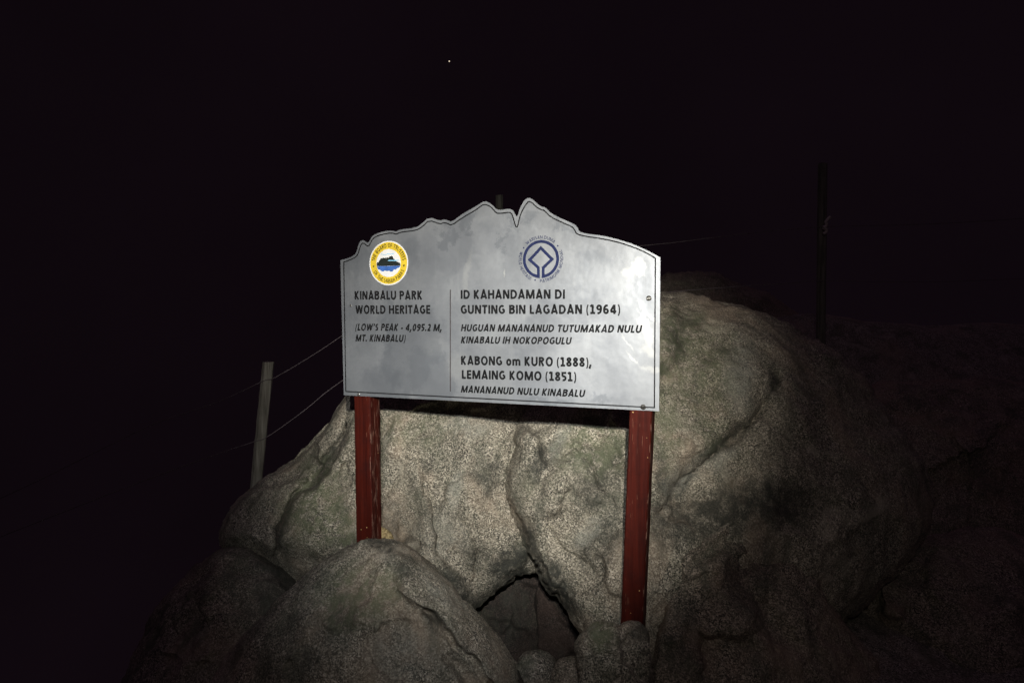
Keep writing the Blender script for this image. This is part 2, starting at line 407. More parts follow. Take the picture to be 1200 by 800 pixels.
# right lower boulder, split off by the long crack
boulder('broad dim boulder right of the long crack beside the right post',
    [(784, 640), (800, 618), (830, 596), (862, 590), (905, 600), (940, 622), (958, 660), (972, 700), (1000, 740), (1040, 790), (1060, 860), (980, 960), (840, 970),
     (762, 930), (755, 850), (762, 790), (771, 730), (777, 680)],
    (870, 760), 2.86, .20, .7, ky=-.17, kx=.10, p=3.2, rough=.03, seed=6, m=M_ROCK_WARM, NA=300, NR=110,
    feats=[('g', [(868, 600), (850, 620), (825, 640), (800, 660)], 7, -.04), ('g', [(855, 650), (872, 690), (900, 730), (945, 770)], 14, .06),
           ('s', [(850, 640), (868, 690), (895, 740)], 12, -.05)],
    stains_shade=[(0, 880, 660, 30, 60, 0, .6), (0, 800, 740, 20, 60, 0, .5), (1, 845, 612, 24, 8, -30, .9)])
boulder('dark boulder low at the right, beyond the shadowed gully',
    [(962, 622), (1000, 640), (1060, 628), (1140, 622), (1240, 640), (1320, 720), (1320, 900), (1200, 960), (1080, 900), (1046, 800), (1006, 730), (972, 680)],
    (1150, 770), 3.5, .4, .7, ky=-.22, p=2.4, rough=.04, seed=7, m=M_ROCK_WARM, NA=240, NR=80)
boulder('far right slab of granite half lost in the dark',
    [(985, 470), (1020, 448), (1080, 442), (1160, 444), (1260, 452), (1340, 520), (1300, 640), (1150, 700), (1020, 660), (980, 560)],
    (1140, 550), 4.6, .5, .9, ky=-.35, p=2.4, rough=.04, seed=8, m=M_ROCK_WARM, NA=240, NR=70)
boulder('low dome of rock behind the big boulder, just right of the sign',
    [(700, 352), (740, 332), (780, 322), (820, 318), (860, 325), (905, 348), (960, 385), (960, 490), (830, 540), (710, 490)],
    (825, 400), 8.0, .5, .8, ky=-.3, p=2.3, rough=.03, seed=9, m=M_ROCK_WARM, NA=220, NR=60)

# stones in the dark hollow between the big rocks
boulder('shade-darkened stone wedged on the left side of the hollow under the fissure',
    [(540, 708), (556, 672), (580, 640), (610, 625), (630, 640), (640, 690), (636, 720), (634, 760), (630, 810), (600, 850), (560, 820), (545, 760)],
    (602, 715), 3.55, .2, .3, ky=-.15, p=2.4, rough=.016, seed=11, m=M_ROCK_SHADE, NA=160, NR=50, facets=.012, facet=45, jag=2, stains_shade=[(0, 600, 715, 30, 46, 0, .5)], kind_name='stone')
boulder('smooth shade-darkened stone standing on the right side of the hollow under the fissure',
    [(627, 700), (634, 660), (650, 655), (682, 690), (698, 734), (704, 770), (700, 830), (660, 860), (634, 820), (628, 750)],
    (653, 735), 3.48, .2, .3, ky=-.15, p=2.4, rough=.014, seed=12, m=M_ROCK_SHADE, NA=160, NR=50, facets=.012, facet=45, jag=2, kind_name='stone')
boulder('small pale stone on the floor of the hollow, nearest the bottom of the photo',
    [(606, 776), (614, 764), (630, 760), (644, 766), (652, 780), (655, 800), (640, 822), (610, 820), (600, 800)],
    (628, 790), 2.72, .10, .15, ky=-.1, p=2.3, rough=.012, seed=13, m=M_ROCK_DIM, fk=0, facet=22, jag=1.5, NA=140, NR=44, facets=.01, kind_name='stone')
boulder('angular stone on the floor of the hollow, right of the small pale stone',
    [(648, 778), (662, 770), (680, 768), (694, 780), (698, 810), (690, 840), (656, 840), (644, 810)],
    (672, 800), 2.68, .10, .15, ky=-.1, p=2.3, rough=.012, seed=14, fk=.2, facet=22, jag=1.5, NA=140, NR=44, facets=.012, m=M_ROCK_WARM, kind_name='stone')
boulder('shade-darkened broken stone on the hollow floor, left of the small pale stone',
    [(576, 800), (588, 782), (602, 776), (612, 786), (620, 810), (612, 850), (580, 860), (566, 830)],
    (594, 815), 2.66, .10, .15, ky=-.1, p=2.3, rough=.012, seed=15, fk=.2, facet=22, jag=1.5, NA=140, NR=44, facets=.012, m=M_ROCK_SHADE, kind_name='stone')
boulder('lichen-spotted boulder in front of the foot of the right red post',
    [(682, 764), (680, 752), (690, 742), (700, 730), (716, 730), (726, 734), (736, 728), (748, 728), (758, 732), (764, 744), (768, 770), (764, 820), (755, 880), (700, 890), (682, 830)],
    (722, 790), 2.44, .12, .35, ky=-.05, p=2.6, rough=.02, seed=16, NA=220, NR=80, facets=.015, facet=40,
    stains_shade=[(2, 705, 745, 20, 22, 0, 1.), (0, 750, 740, 14, 10, 0, .7), (1, 695, 740, 10, 10, 0, .8)])

M_STONE_Y = granite('yellowish_granite', (1.15, 1.0, .62), attr=False, dirt=.5)
boulder('small yellowish stone wedged behind the foot of the left red post', [(440, 616), (449, 618), (457, 623), (461, 631), (458, 642), (444, 644), (436, 632)],
    (449, 631), 2.98, .05, .06, p=2.6, rough=.006, seed=17, NA=80, NR=24, facets=.003, facet=14, jag=.8, m=M_STONE_Y, kind_name='stone')
# ------------------------------------------------------------------ the sign
PHI = math.radians(20)
r0 = ray(772.5, 400 - F * math.tan(PITCH)); P0 = r0 / r0[1] * 2.40
NV = np.array([-math.sin(PHI), -math.cos(PHI), 0.0]); UV = np.array([math.cos(PHI), -math.sin(PHI), 0.0])
rl = ray(402.0, 365.0); PL = rl * (P0 @ NV) / (rl @ NV)
SO = np.array([PL[0], PL[1], 0.0])                     # sign origin: below its left edge, height 0
def uv(px, py):
    r = ray(px, py); q = r * (P0 @ NV) / (r @ NV)
    return float((q - SO) @ UV), float(q[2] + CZ)
sign = empty('park_sign', (SO[0], SO[1], 0.0), -PHI)    # local x along the sign, local -y towards the viewer, z up
tag(sign, 'grey metal park sign with mountain-shaped top edge on two red wooden posts', 'sign')

OUT = [(398.9,304.8),(408.1,302.5),(415.6,298.8),(418.4,294.1),(420.3,285.6),(423.1,281.5),(426.3,281.5),(430.6,285.3),(433.4,281.9),(436.3,276.3),
 (441.9,273.4),(452.2,270.6),(459.7,270.3),(463.8,271.6),(468.1,269.1),(486.9,266.9),(493.4,262.8),(502.8,254.3),(515.9,258.8),(519.7,257.1),(524.4,257.9),
 (529.1,260.3),(541.3,250.9),(558.1,241.6),(564.7,236.9),(568.4,235.8),(573.1,237.3),(577.8,241),(581.6,245.6),(588.1,246.1),(595.6,244.7),(598.6,245.2),
 (601.6,247.2),(604.2,252.2),(605.7,254.2),(607.2,251.2),(609.4,243.3),(614.7,234.1),(619.4,231.6),(624.1,233.5),(629.7,238.8),(634.4,242.2),(639.1,243.1),(645.6,250),
 (658.8,256.6),(671.9,262.2),(676.6,265.9),(678.4,271.4),(686.9,273.8),(707.5,276.3),(726.3,280.9),(743.1,286.6),(758.1,293.1),(773.9,301.6),(772.4,481.7),(402.9,462.9)]
z1 = lambda x, y: (380 + x / 5.333, 220 + y / 5.333)
z2 = lambda x, y: (580 + x / 5.333, 220 + y / 5.333)
INN = [z1(*p) for p in [(122,465),(160,452),(200,432),(215,405),(225,365),(238,346),(250,348),(275,370),(290,345),(305,315),(340,298),(400,284),(430,284),(450,291),(475,278),(575,267),(615,243),(655,202),(725,228),(745,218),(768,222),(795,237),(860,190),(950,138),(985,110),(1005,105),(1030,112),(1050,128),(1075,160),(1110,160),(1160,154)]] + \
      [z2(*p) for p in [(90,153),(108,165),(124,222),(131,243),(137,247),(143,238),(150,205),(162,162),(190,110),(210,85),(230,92),(260,122),(290,138),(310,142),(345,182),(420,217),(485,245),(500,265),(510,290),(570,305),(680,320),(780,343),(870,373),(940,403),(1003,440)]] + [(766.9, 477.4), (405.3, 458.5)]
def smooth_top(pts, keep):
    """round the mountain line a little, keep the straight sides and the corners"""
    out = []; n = len(pts)
    for i, p in enumerate(pts):
        if i in keep: out.append(p); continue
        a, b = pts[i - 1], pts[(i + 1) % n]
        out.append((p[0] * .75 + a[0] * .25, p[1] * .75 + a[1] * .25)); out.append((p[0] * .75 + b[0] * .25, p[1] * .75 + b[1] * .25))
    return out
def corners(pts): return {0, len(pts) - 1, len(pts) - 2, len(pts) - 3}
OUTUV = [uv(*p) for p in smooth_top(OUT, corners(OUT))]
INNUV = [uv(*p) for p in smooth_top(INN, corners(INN))]

# ---- sign face: weathered silver sheet
def sign_metal():
    m, nt, b = mat('weathered_silver_sheet'); h = NT(nt)
    tc = h.n('ShaderNodeTexCoord').outputs['Object']
    wv = h.n('ShaderNodeVectorMath', {0: h.n('ShaderNodeTexNoise', {'Vector': tc, 'Scale': 11.0, 'Detail': 7.0, 'Roughness': .72}).outputs['Color'], 1: (-.5, -.5, -.5)}, operation='ADD').outputs[0]
    tw = h.n('ShaderNodeVectorMath', {0: h.n('ShaderNodeVectorMath', {0: wv, 3: .22}, operation='SCALE').outputs[0], 1: tc}, operation='ADD').outputs[0]
    tw2 = h.n('ShaderNodeVectorMath', {0: h.n('ShaderNodeVectorMath', {0: wv, 3: .09}, operation='SCALE').outputs[0], 1: tc}, operation='ADD').outputs[0]
    def blot(px, py, rx, ry, rot=0, soft=.25, vec=tw):
        u, v = uv(px, py); k = 2.65 / F
        q = h.n('ShaderNodeMapping', {0: vec, 1: (u, 0, v), 2: (0, math.radians(rot), 0), 3: (rx * k, 1e3, ry * k)}, vector_type='TEXTURE').outputs[0]
        d = h.n('ShaderNodeVectorMath', {0: q}, operation='LENGTH').outputs['Value']
        return h.ramp(d, 1 + soft, 1 - soft)
    base = (.46, .47, .48)
    clouds = h.noise(tw, 4.2, 6, .6, .5)
    c = h.mix(h.ramp(clouds, .35, .65), (.245, .26, .288), (.32, .333, .356))
    fine = h.noise(tc, 70, 4, .7)
    c = h.mix(h.ramp(fine, .40, .66, 0, .16), c, (.21, .22, .23))
    sv = h.n('ShaderNodeMapping', {0: tc, 3: (26, 1, 1.6)}).outputs[0]
    c = h.mix(h.ramp(h.noise(sv, 1.0, 4, .6), .55, .75, 0, .2), c, (.46, .47, .48))
    dark = [(480, 405, 38, 60, 8, .10), (505, 445, 30, 42, -25, .10), (450, 450, 30, 20, 0, .4), (420, 300, 26, 26, 0, .5), (525, 279, 13, 11, 0, .14), (548, 262, 7, 14, 30, .2), (620, 252, 9, 8, 30, .35), (654, 266, 4, 5, 20, .25),
            (668, 268, 11, 5, 20, .2), (700, 306, 22, 9, 0, .5), (705, 468, 16, 5, 0, .35), (640, 468, 24, 4, 0, .2), (600, 262, 12, 4, 60, .3), (590, 280, 3, 12, 15, .3), (455, 370, 6, 60, 0, .5), (480, 300, 12, 20, 0, .5)]
    for px, py, rx, ry, rot, soft in dark:
        c = h.mix(h.math('MULTIPLY', blot(px, py, rx, ry, rot, soft), .5), c, (.165, .18, .205))
    light = [(750, 313, 7, 7, 0, .2, .75), (735, 318, 7, 5, 0, .3, .4), (757, 385, 6, 18, -15, .2, .55), (752, 372, 4, 8, 30, .2, .6), (760, 410, 8, 5, 30, .3, .5), (742, 418, 8, 1.2, 40, .5, .7), (758, 364, 11, .8, 42, .5, .9),
             (755, 368, 9, .7, 42, .5, .9), (766, 372, 5, .7, 60, .5, .9), (736, 402, 9, .6, 42, .6, .7), (592, 322, .8, 4, 10, .5, .8), (548, 318, 3, 20, 8, .6, .35), (764, 433, 10, 3, 20, .4, .5), (512, 405, 14, 10, 0, .6, .15), (540, 430, 16, 16, 0, .4, .3)]
    for px, py, rx, ry, rot, soft, a in light:
        c = h.mix(h.math('MULTIPLY', blot(px, py, rx, ry, rot, soft, tw2), a * .7), c, (.60, .60, .58))
    nt.links.new(c, b.inputs['Base Color'])
    b.inputs['Metallic'].default_value = .5
    rg = h.ramp(clouds, .3, .7, .38, .52)
    nt.links.new(rg, b.inputs['Roughness'])
    bp = h.n('ShaderNodeBump', {'Strength': .25, 'Distance': 1.0, 'Height': h.math('MULTIPLY', h.noise(tc, 3.5, 4, .55), .022)})
    nt.links.new(bp.outputs[0], b.inputs['Normal'])
    return m
M_SIGN = sign_metal()
TH = .004
def slab(name, pts, y_front, y_back, m, parent, bevel=0.0):
    bm = bmesh.new()
    vs = [bm.verts.new((u, y_front, v)) for u, v in pts]
    f = bm.faces.new(vs); bm.normal_update()
    if f.normal.y > 0: f.normal_flip()
    r = bmesh.ops.extrude_face_region(bm, geom=[f])
    nv = [e for e in r['geom'] if isinstance(e, bmesh.types.BMVert)]
    for v in nv: v.co.y = y_back
    bmesh.ops.recalc_face_normals(bm, faces=bm.faces)
    if bevel:
        ed = [e for e in bm.edges if abs(e.verts[0].co.y - y_front) < 1e-6 and abs(e.verts[1].co.y - y_front) < 1e-6]
        bmesh.ops.bevel(bm, geom=ed, offset=bevel, segments=2, affect='EDGES', profile=.6)
    for fc in list(bm.faces):
        if len(fc.verts) > 4: bmesh.ops.triangulate(bm, faces=[fc])
    return bm_obj(name, bm, m, parent)
panel = slab('panel', OUTUV, 0.0, .006, M_SIGN, sign)

def ribbon(name, pts, width, y, m, parent, closed=True, thick=.0008):
    n = len(pts); P = [np.array(p) for p in pts]; L = []; Rr = []
    for i in range(n):
        a = P[i - 1] if (closed or i > 0) else P[i]; c_ = P[(i + 1) % n] if (closed or i < n - 1) else P[i]
        d1 = P[i] - a; d2 = c_ - P[i]
        n1 = np.array([-d1[1], d1[0]]) / (np.linalg.norm(d1) or 1); n2 = np.array([-d2[1], d2[0]]) / (np.linalg.norm(d2) or 1)
        if not closed and i == 0: n1 = n2
        if not closed and i == n - 1: n2 = n1
        nn = n1 + n2; l = np.linalg.norm(nn); nn = nn / l if l > 1e-6 else n1
        k = min(1.6, 1 / max(.4, nn @ n1))
        L.append(P[i] + nn * width / 2 * k); Rr.append(P[i] - nn * width / 2 * k)
    V = []; Fs = []
    for a, b_ in zip(L, Rr):
        V += [(a[0], y - thick, a[1]), (b_[0], y - thick, b_[1]), (b_[0], y - .0001, b_[1]), (a[0], y - .0001, a[1])]
    cnt = n if closed else n - 1
    for i in range(cnt):
        a = 4 * i; b_ = 4 * ((i + 1) % n)
        for k in range(3): Fs.append((a + k, a + (k + 1) % 4, b_ + (k + 1) % 4, b_ + k))
        Fs.append((a + 3, a, b_, b_ + 3))
    return mesh_obj(name, V, Fs, m, parent)
M_BLACK = plain('black_lettering', (.010, .010, .011), .8, var=.25, scale=60, spec=.15)
M_BROWN = plain('dark_rule', (.05, .042, .045), .6, var=.2)
M_NAVY = plain('navy_print', (.014, .021, .075), .7, var=.15, spec=.2)
M_WHITE = plain('white_print', (.74, .74, .74), .5, var=.05)
M_YELLOW = plain('yellow_print', (.70, .50, .035), .5, var=.1)
M_BLUE = plain('blue_print', (.045, .13, .42), .5, var=.15)
M_CYAN = plain('pale_blue_print', (.22, .50, .72), .5, var=.1)
M_MOUNT = plain('mountain_print', (.012, .018, .016), .5, var=.2)
ribbon('border_line', INNUV, .0044, 0.0, M_BLACK, panel)
ribbon('divider_line', [uv(527.8, 339.5), uv(527.8, 458.5)], .0042, 0.0, M_BROWN, panel, closed=False)

# ---- lettering: a humanist sans drawn stroke by stroke (cap height 1, strokes given by their centre lines)
def arc(cx, cy, rx, ry, a0, a1, n=14):
    return [(cx + rx * math.cos(math.radians(a0 + (a1 - a0) * i / n)), cy + ry * math.sin(math.radians(a0 + (a1 - a0) * i / n))) for i in range(n + 1)]
def glyph(ch, s):
    """advance width without side bearings and centre-line strokes for stroke weight s"""
    h = s / 2; T = 1 - h * .9; Bt = h * .9; m = .5
    if ch == 'A': w = .80; return w, [[(h * .85, 0), (w / 2 - h * .12, 1 - h*.3), (w / 2 + h * .12, 1 - h*.3), (w - h * .85, 0)], [(w * .22, .25), (w * .78, .25)]]
    if ch == 'B': w = .70; return w, [[(h, 0), (h, 1)], [(h, T)] + arc(w * .52, .755, w * .38 - h * .6, T - .755, 90, -90) + [(h, .53)], [(h, .53)] + arc(w * .54, (.53 + Bt) / 2, w * .46 - h, (.53 - Bt) / 2, 90, -90) + [(h, Bt)]]
    if ch == 'C': w = .68; return w, [arc(w * .58, .5, w * .58 - h, .5 - Bt, 55, 305, 20)]
    if ch == 'D': w = .78; return w, [[(h, 0), (h, 1)], [(h, T)] + arc(w * .42, .5, w * .58 - h, .5 - Bt, 90, -90, 20) + [(h, Bt)]]
    if ch == 'E': w = .56; return w, [[(h, 0), (h, 1)], [(h, T), (w, T)], [(h, .51), (w * .93, .51)], [(h, Bt), (w, Bt)]]
    if ch == 'F': w = .54; return w, [[(h, 0), (h, 1)], [(h, T), (w, T)], [(h, .49), (w * .93, .49)]]
    if ch == 'G': w = .77; return w, [arc(w * .54, .5, w * .54 - h, .5 - Bt, 52, 300, 20) + [(w - h, .12), (w - h, .50)], [(w - h, .49), (w * .58, .49)]]
    if ch == 'H': w = .76; return w, [[(h, 0), (h, 1)], [(w - h, 0), (w - h, 1)], [(h, .52), (w - h, .52)]]
    if ch == 'I': w = s; return w, [[(h, 0), (h, 1)]]
    if ch == 'K': w = .70; return w, [[(h, 0), (h, 1)], [(w - h * 1.3, 1), (h * 2.0, .50), (w - h * 1.1, 0)]]
    if ch == 'L': w = .52; return w, [[(h, 0), (h, 1)], [(h, Bt), (w, Bt)]]
    if ch == 'M': w = 1.02; return w, [[(h, 0), (h * 1.15, 1)], [(h * 1.4, .985), (w / 2, .03), (w - h * 1.4, .985)], [(w - h, 0), (w - h * 1.15, 1)]]
    if ch == 'N': w = .78; return w, [[(h, 0), (h, 1)], [(h * 1.3, .98), (w - h * 1.3, .02)], [(w - h, 0), (w - h, 1)]]
    if ch == 'O': w = .86; return w, [arc(w / 2, .5, w / 2 - h, .5 - h * .7, 0, 360, 30)]
    if ch == 'P': w = .66; return w, [[(h, 0), (h, 1)], [(h, T)] + arc(w * .5, .70, w * .5 - h, T - .70, 90, -90) + [(h, 1.4 - T)]]
    if ch == 'R': w = .70; return w, [[(h, 0), (h, 1)], [(h, T)] + arc(w * .48, .73, w * .46 - h, T - .73, 90, -90) + [(h, 1.46 - T)], [(w * .46, .47), (w - h * 1.1, 0)]]
    if ch == 'S': w = .58; return w, [arc(w * .5, .745, w * .5 - h, T - .745, 42, 225, 12) + arc(w * .5, .27, w * .5 - h, .27 - Bt, 62, -138, 12)]
    if ch == 'T': w = .64; return w, [[(0, T), (w, T)], [(w / 2, 0), (w / 2, T)]]
    if ch == 'U': w = .76; return w, [[(h, 1)] + arc(w / 2, .38, w / 2 - h, .38 - h * .75, 180, 360, 18) + [(w - h, 1)]]
    if ch == 'W': w = 1.12; return w, [[(h * .9, 1), (w * .275, .02), (w * .5, .97), (w * .725, .02), (w - h * .9, 1)]]
    if ch == '0': w = .64; return w, [arc(w / 2, .5, w / 2 - h, .5 - h * .8, 0, 360, 28)]
    if ch == '1': w = .56; return w, [[(w * .04, .80), (w * .48, .97)], [(w * .52, 0), (w * .52, 1)], [(w * .06, Bt), (w, Bt)]]
    if ch == '2': w = .58; return w, [arc(w * .46, .72, w * .46 - h, T - .72, 155, -15, 12) + [(w * .72, .48), (h * 1.1, Bt + .02)], [(h * .6, Bt), (w, Bt)]]
    if ch == '4': w = .68; return w, [[(w * .70, 0), (w * .70, 1)], [(w * .66, .97), (h * .7, .30)], [(h * .4, .26), (w, .26)]]
    if ch == '5': w = .58; return w, [[(w * .94, T), (w * .17, T)], [(w * .19, 1), (w * .19, .53)], [(w * .17, .545)] + arc(w * .44, .31, w * .56 - h, .31 - Bt, 88, -125, 14)]
    if ch == '6': w = .63; return w, [arc(w * .5, .31, w * .5 - h, .31 - Bt, 0, 360, 24), [(w * .80, T)] + arc(w * .60, .5, w * .60 - h, T - .5, 90, 180, 12) + [(h, .33)]]
    if ch == '8': w = .63; return w, [arc(w / 2, .755, w * .45 - h, T - .755, 0, 360, 22), arc(w / 2, .27, w / 2 - h, .27 - Bt, 0, 360, 24)]
    if ch == '9': w = .63; return w, [arc(w * .5, .69, w * .5 - h, T - .69, 0, 360, 24), [(w * .20, Bt)] + arc(w * .40, .5, w * .60 - h, .5 - Bt, -90, 0, 12) + [(w - h, .67)]]
    if ch == '(': w = .26; return w, ['thin', arc(w * 1.15, .41, w * 1.0, .66, 118, 242, 14)]
    if ch == ')': w = .26; return w, ['thin', arc(-w * .15, .41, w * 1.0, .66, 62, -62, 14)]
    if ch == '-': w = .34; return w, [[(0, .36), (w, .36)]]
    if ch == "'": w = s; return w, [[(h, .68), (h, 1.03)]]
    if ch == '.': w = s * 1.1; return w, [[(w / 2, 0), (w / 2, s * 1.05)]]
    if ch == ',': w = s * 1.2; return w, [[(w * .1, -.19), (w * .62, s * 1.1)]]
    if ch == 'o': w = .64; return w, [arc(w / 2, .365, w / 2 - h, .365 - h * .7, 0, 360, 24)]
    if ch == 'm': w = .98; q = (w - s) / 2; return w, [[(h, 0), (h, .72)], [(h, .45)] + arc(h + q / 2, .50, q / 2, .73 - h * .8 - .50, 180, 0, 12) + [(h + q, 0)], [(h + q, .45)] + arc(h + q * 1.5, .50, q / 2, .73 - h * .8 - .50, 180, 0, 12) + [(w - h, 0)]]
    return .26, []
def stroke_quads(pts, s, closed):
    n = len(pts); P = [np.array(p, float) for p in pts]; L = []; R = []
    for i in range(n):
        a = P[i - 1] if (closed or i > 0) else None; c_ = P[(i + 1) % n] if (closed or i < n - 1) else None
        if closed and i == 0: a = P[-2]
        if closed and i == n - 1: c_ = P[1]
        ns = []
        for d in ((P[i] - a) if a is not None else None, (c_ - P[i]) if c_ is not None else None):
            if d is not None and np.linalg.norm(d) > 1e-9: ns.append(np.array([-d[1], d[0]]) / np.linalg.norm(d))
        nn = sum(ns); nn = nn / np.linalg.norm(nn); k = min(1.9, 1 / max(.3, nn @ ns[0]))
        L.append(P[i] + nn * s / 2 * k); R.append(P[i] - nn * s / 2 * k)
    return L, R
def text_shape(body, s, track=.115):
    """flat outline faces of a line of text, cap height 1"""
    x = 0.; V = []; Fc = []; lay = []
    for ch in body:
        w, strokes = glyph(ch, s); ss = s
        if strokes and strokes[0] == 'thin': ss = s * .62; strokes = strokes[1:]
        cut = []                                   # a stroke that doubles back is drawn as two
        for st in strokes:
            cur = [st[0]]
            for i in range(1, len(st)):
                cur.append(st[i])
                if i < len(st) - 1:
                    d1 = np.subtract(st[i], st[i - 1]); d2 = np.subtract(st[i + 1], st[i])
                    if d1 @ d2 < -.15 * np.linalg.norm(d1) * np.linalg.norm(d2): cut.append(cur); cur = [st[i]]
            cut.append(cur)
        strokes = cut
        for j, st in enumerate(strokes):
            closed = len(st) > 8 and np.hypot(st[0][0] - st[-1][0], st[0][1] - st[-1][1]) < 1e-6
            L, R = stroke_quads(st, ss, closed); b0 = len(V)
            for a, b_ in zip(L, R): V += [(a[0] + x, a[1]), (b_[0] + x, b_[1])]; lay += [j, j]
            for i in range(len(st) - 1): Fc.append((b0 + 2 * i, b0 + 2 * i + 2, b0 + 2 * i + 3, b0 + 2 * i + 1))
        x += w + (track if strokes else .0) + (0 if strokes else track * 1.0)
    return np.array(V), Fc, np.array(lay)
def text_obj(u, v, y, lay, Fc, m, parent):
    # every stroke lies a hair's breadth in front of the one before, so crossing strokes never share a plane
    co = np.stack([u, y - lay * .00006, v], 1)
    return mesh_obj('lettering', co.tolist(), Fc, m, parent)
def lettering(body, pl, pr, cap_px, m, parent, weight=.165, shear=0.0, y=-.0007):
    """pl/pr: left and right ends of the baseline as seen, cap_px: (cap top, baseline) rows at the left end"""
    V, Fc, lay = text_shape(body, weight)
    X = V[:, 0] + V[:, 1] * shear; Y = V[:, 1]
    a = np.array(uv(*pl)); b_ = np.array(uv(*pr)); h_ = uv(pl[0], cap_px[0])[1] - uv(pl[0], cap_px[1])[1]
    sx = (b_[0] - a[0]) / (X.max() - X.min())
    slope = (b_[1] - a[1]) / (b_[0] - a[0])
    u = (X - X.min()) * sx
    print('TEXT', body, round(sx / h_, 3), round(slope, 4))
    return text_obj(a[0] + u, a[1] + Y * h_ + u * slope, y, lay, Fc, m, parent)
B_, S_ = .23, .20
lettering('KINABALU PARK', (415.6, 351), (494.8, 351), (341, 351), M_BLACK, panel, B_)
lettering('WORLD HERITAGE', (416.6, 367.6), (504.3, 367.7), (357.8, 367.6), M_BLACK, panel, B_)
lettering("(LOW'S PEAK - 4,095.2 M,", (416.6, 387.2), (517.8, 388.0), (379.2, 387.2), M_BLACK, panel, B_, S_)
lettering('MT. KINABALU)', (416.6, 399.9), (475.6, 400.5), (391.9, 399.9), M_BLACK, panel, B_, S_)
lettering('ID KAHANDAMAN DI', (540, 350.2), (662.1, 350.1), (339.8, 350.2), M_BLACK, panel, B_)
lettering('GUNTING BIN LAGADAN (1964)', (540, 367.6), (726.8, 367.9), (357.4, 367.6), M_BLACK, panel, B_)
lettering('HUGUAN MANANANUD TUTUMAKAD NULU', (540, 388), (752.9, 389.9), (379.8, 388), M_BLACK, panel, B_, S_)
lettering('KINABALU IH NOKOPOGULU', (540, 402.1), (670.4, 403.4), (394.2, 402.1), M_BLACK, panel, B_, S_)
lettering('KABONG om KURO (1888),', (540.3, 427.2), (693.4, 429.8), (417.0, 427.2), M_BLACK, panel, B_)
lettering('LEMAING KOMO (1851)', (541.3, 443.6), (675.3, 446.7), (433.4, 443.6), M_BLACK, panel, B_)
lettering('MANANANUD NULU KINABALU', (540, 459.6), (686.3, 465.2), (451.6, 459.6), M_BLACK, panel, B_, S_)

def arc_text(body, cu, cv, r, a0, a1, h, m, parent, inward=False, weight=.17, y=-.0013):
    """letters along a circle from angle a0 to a1 (degrees, counter-clockwise from the right); inward: feet outside"""
    V, Fc, lay = text_shape(body, weight, .17)
    s = (V[:, 0] - V[:, 0].min()) / (V[:, 0].max() - V[:, 0].min())
    ang = np.radians(a0 + (a1 - a0) * s); rr = r + V[:, 1] * h * (-1 if inward else 1)
    return text_obj(cu + rr * np.cos(ang), cv + rr * np.sin(ang), y, lay, Fc, m, parent)
def ring_pts(cu, cv, r, n=72, a0=0, a1=360, squeeze=1.0):
    return [(cu + r * squeeze * math.cos(math.radians(a0 + (a1 - a0) * i / n)), cv + r * math.sin(math.radians(a0 + (a1 - a0) * i / n))) for i in range(n if a1 - a0 == 360 else n + 1)]

# ---- round seal
su, sv_ = uv(455.5, 308.3); SR = abs(uv(455.5, 282.3)[1] - uv(455.5, 334.3)[1]) / 2
seal = slab('seal', ring_pts(su, sv_, SR), -.0006, -.0001, M_WHITE, panel)
slab('ring', ring_pts(su, sv_, SR * .945), -.0009, -.0006, M_YELLOW, seal)
slab('picture_ground', ring_pts(su, sv_, SR * .63), -.0012, -.0009, M_WHITE, seal)
def seal_pt(x, y):   # crop coordinates of the seal close-up
    return uv(420 + x / 10.667, 270 + y / 10.667)
slab('mountain', [seal_pt(*p) for p in [(232,447),(232,405),(255,395),(275,360),(290,345),(300,352),(312,340),(325,350),(338,338),(352,348),(365,338),(385,342),(392,322),(405,326),(415,318),(430,322),(440,352),(455,362),(475,385),(500,398),(524,408),(526,440)]], -.0015, -.0012, M_MOUNT, seal)
slab('water', [seal_pt(*p) for p in [(234,448),(526,441),(518,462),(490,472),(470,490),(450,488),(425,514),(400,516),(385,503),(360,512),(335,500),(310,514),(285,506),(270,490),(245,482)]], -.0015, -.0012, M_BLUE, seal)
slab('cloud_band', [seal_pt(*p) for p in [(374,372),(400,368),(450,370),(505,366),(508,376),(455,384),(376,384)]], -.0018, -.0015, M_CYAN, seal)
ribbon('cloud_line', [seal_pt(*p) for p in [(282,298),(310,300),(325,308),(350,304),(362,292),(400,296),(450,292)]], .0022, -.0012, M_CYAN, seal, closed=False, thick=.0003)
arc_text('THE BOARD OF TRUSTEES', su, sv_, SR * .715, 172, 8, SR * .17, M_BLACK, seal)
arc_text('OF THE SABAH PARKS', su, sv_, SR * .885, 206, 336, SR * .17, M_BLACK, seal, inward=True)
def star_pts(cu, cv, r):
    return [(cu + (r if i % 2 == 0 else r * .42) * math.cos(math.radians(90 + 36 * i)), cv + (r if i % 2 == 0 else r * .42) * math.sin(math.radians(90 + 36 * i))) for i in range(10)]
for a in (189, 351):
    slab('star', star_pts(su + SR * .79 * math.cos(math.radians(a)), sv_ + SR * .79 * math.sin(math.radians(a)), SR * .065), -.0012, -.0009, M_BLACK, seal)

